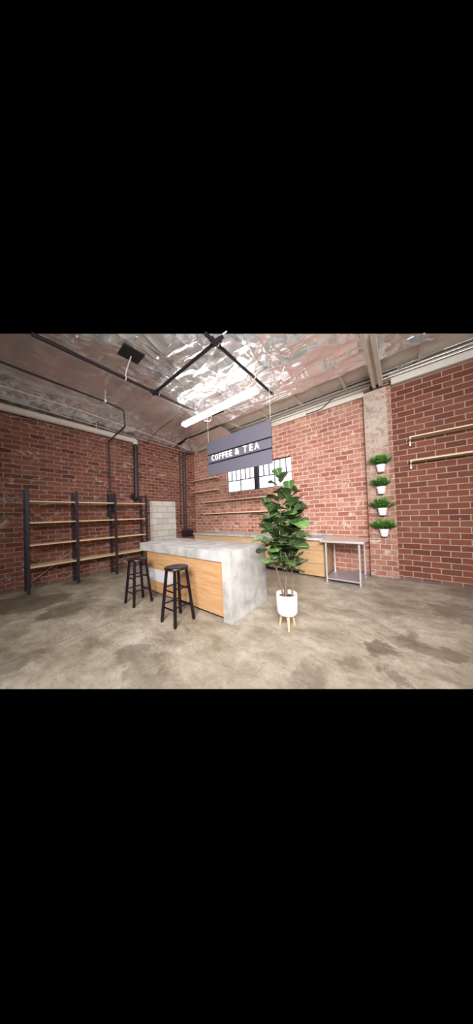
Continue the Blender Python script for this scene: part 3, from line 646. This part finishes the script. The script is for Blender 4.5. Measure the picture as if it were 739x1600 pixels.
for (b_, t_, h) in stems:
    p0 = PC + RI * b_[0] + FO * b_[1] + Vector((0, 0, .40)); p1 = PC + RI * t_[0] + FO * t_[1] + Vector((0, 0, h))
    pts = []
    for i in range(9):
        t = i / 8; q = p0.lerp(p1, t); q += RI * (.018 * math.sin(t * 7 + h * 9)) + FO * (.015 * math.sin(t * 6 + h * 5)); q -= (p1 - p0).cross(Vector((0, 0, 1))).normalized() * 0
        pts.append(q)
    bm = BM(); tube(bm, pts, [.011 - .0007 * i for i in range(9)], 9); adopt(smooth_by_angle(mesh('stem', bm, 'stem')), pl)
    n_ = int((h - .72) / .043); az = rnd.uniform(0, 6.28)
    for i in range(n_):
        z = .74 + (h - .74) * (i + .5) / n_; t = (z - .40) / (h - .40); k = t * 8; a = min(7, int(k)); base = pts[a].lerp(pts[a + 1], k - a)
        az += 2.4 + rnd.uniform(-.35, .35); top = max(0, (t - .86) / .14)
        el = math.radians(rnd.uniform(8, 48)) * (1 - top) + math.radians(68) * top
        d = Vector((math.cos(az) * math.cos(el), math.sin(az) * math.cos(el), math.sin(el)))
        L = rnd.uniform(.22, .29) * (1 - .5 * top); W = L * rnd.uniform(.82, 1.0)
        if z < .95: L *= .85; W *= .8
        up = Vector((rnd.uniform(-.35, .35), rnd.uniform(-.35, .35), 1))
        pet = base + d * .035
        tone = min(1, max(0, rnd.gauss(.46, .26) - .1 * top))
        leaf(bml, uvl, tl, pet, d, up, L, W, rnd.uniform(.1, .75), rnd.uniform(.10, .38), tone, FID)
        s_ = Vector((0, 0, 1)).cross(d).normalized() * .0035; w_ = d.cross(s_).normalized() * .0035
        v4 = [[bml.verts.new(c + o_) for o_ in (s_, w_, -s_, -w_)] for c in (base, pet + d * .02)]
        for j in range(4):
            f = bml.faces.new((v4[0][j], v4[0][(j + 1) % 4], v4[1][(j + 1) % 4], v4[1][j]))
            for lp in f.loops: lp[tl] = (.8, .8, .8, 1); lp[uvl].uv = (.5, .2)
o = mesh('foliage', bml, 'leaf', None, smooth=True, recalc=False); adopt(o, pl)
# four wall planters on the column
SPK = [.15, .7, 1.0, .8, .1]
def wall_planter(x, ztop, tufts, seed, label, n=130):
    r_ = random.Random(seed); yc = 5.46 - .088
    root = thing('wall_planter', (x, yc, ztop), label, 'plant', 'potted plants on the column')
    bm = BM(); h = .155
    lathe(bm, [(.012, -h), (.058, -h), (.062, -h + .006), (.077, -.034), (.085, -.032), (.086, 0), (.080, 0), (.074, -.03), (.012, -.032)], (x, yc, ztop), 32, True, True)
    adopt(smooth_by_angle(mesh('pot', bm, 'plastic_white'), 40), root)
    adopt(bxo('wall_clip', 'black_metal', None, x - .02, x + .02, yc + .08, 5.459, ztop - .05, ztop - .01), root)
    bm = BM(); ul = bm.loops.layers.uv.new('UVMap'); tt = bm.loops.layers.float_color.new('tone')
    for (tx, tw) in tufts:
        for i in range(int(n * tw)):
            b = Vector((x + tx * .4 + r_.uniform(-.03, .03), yc + r_.uniform(-.035, .035), ztop - .02))
            az = r_.uniform(0, 6.28); sp_ = r_.random() ** .6; el = math.radians(88 - 58 * sp_)
            d = Vector((math.cos(az) * math.cos(el) + tx * 2.6, math.sin(az) * math.cos(el) * .65 - .08, math.sin(el) * .95)).normalized()
            Ls = r_.uniform(.15, .24)
            tip = b + d * Ls; s = d.cross(Vector((0, 0, 1))).normalized() * .0016
            vv = [bm.verts.new(q) for q in (b - s, b + s, tip + s, tip - s)]; f = bm.faces.new(vv)
            for lp in f.loops: lp[tt] = (.3, .3, .3, 1)
            for k in range(7):
                a = b.lerp(tip, .40 + .1 * k); dd = (d + Vector((r_.uniform(-1, 1), r_.uniform(-1, 1), r_.uniform(-.5, .9))) * .75).normalized()
                if a.y + dd.y * .05 > 5.45: dd.y = -abs(dd.y)
                if a.y > 5.44: continue
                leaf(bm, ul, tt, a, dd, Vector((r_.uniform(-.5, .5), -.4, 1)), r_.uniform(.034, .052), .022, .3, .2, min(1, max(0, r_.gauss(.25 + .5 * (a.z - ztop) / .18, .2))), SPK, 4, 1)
    adopt(mesh('foliage', bm, 'bush', recalc=False), root)
wall_planter(-.300, 2.462, ((-.05, .5), (.045, .5)), 1, 'topmost of the four white wall pots, wide bushy green plant')
wall_planter(-.310, 1.997, ((-.01, .75),), 2, 'second white wall pot from the top, compact rounded green plant')
wall_planter(-.305, 1.541, ((-.075, .45), (.075, .45)), 3, 'third white wall pot from the top, plant spread in two tufts')
wall_planter(-.293, 1.095, ((-.085, .5), (.085, .5)), 4, 'lowest white wall pot on the column, plant split in two tufts')
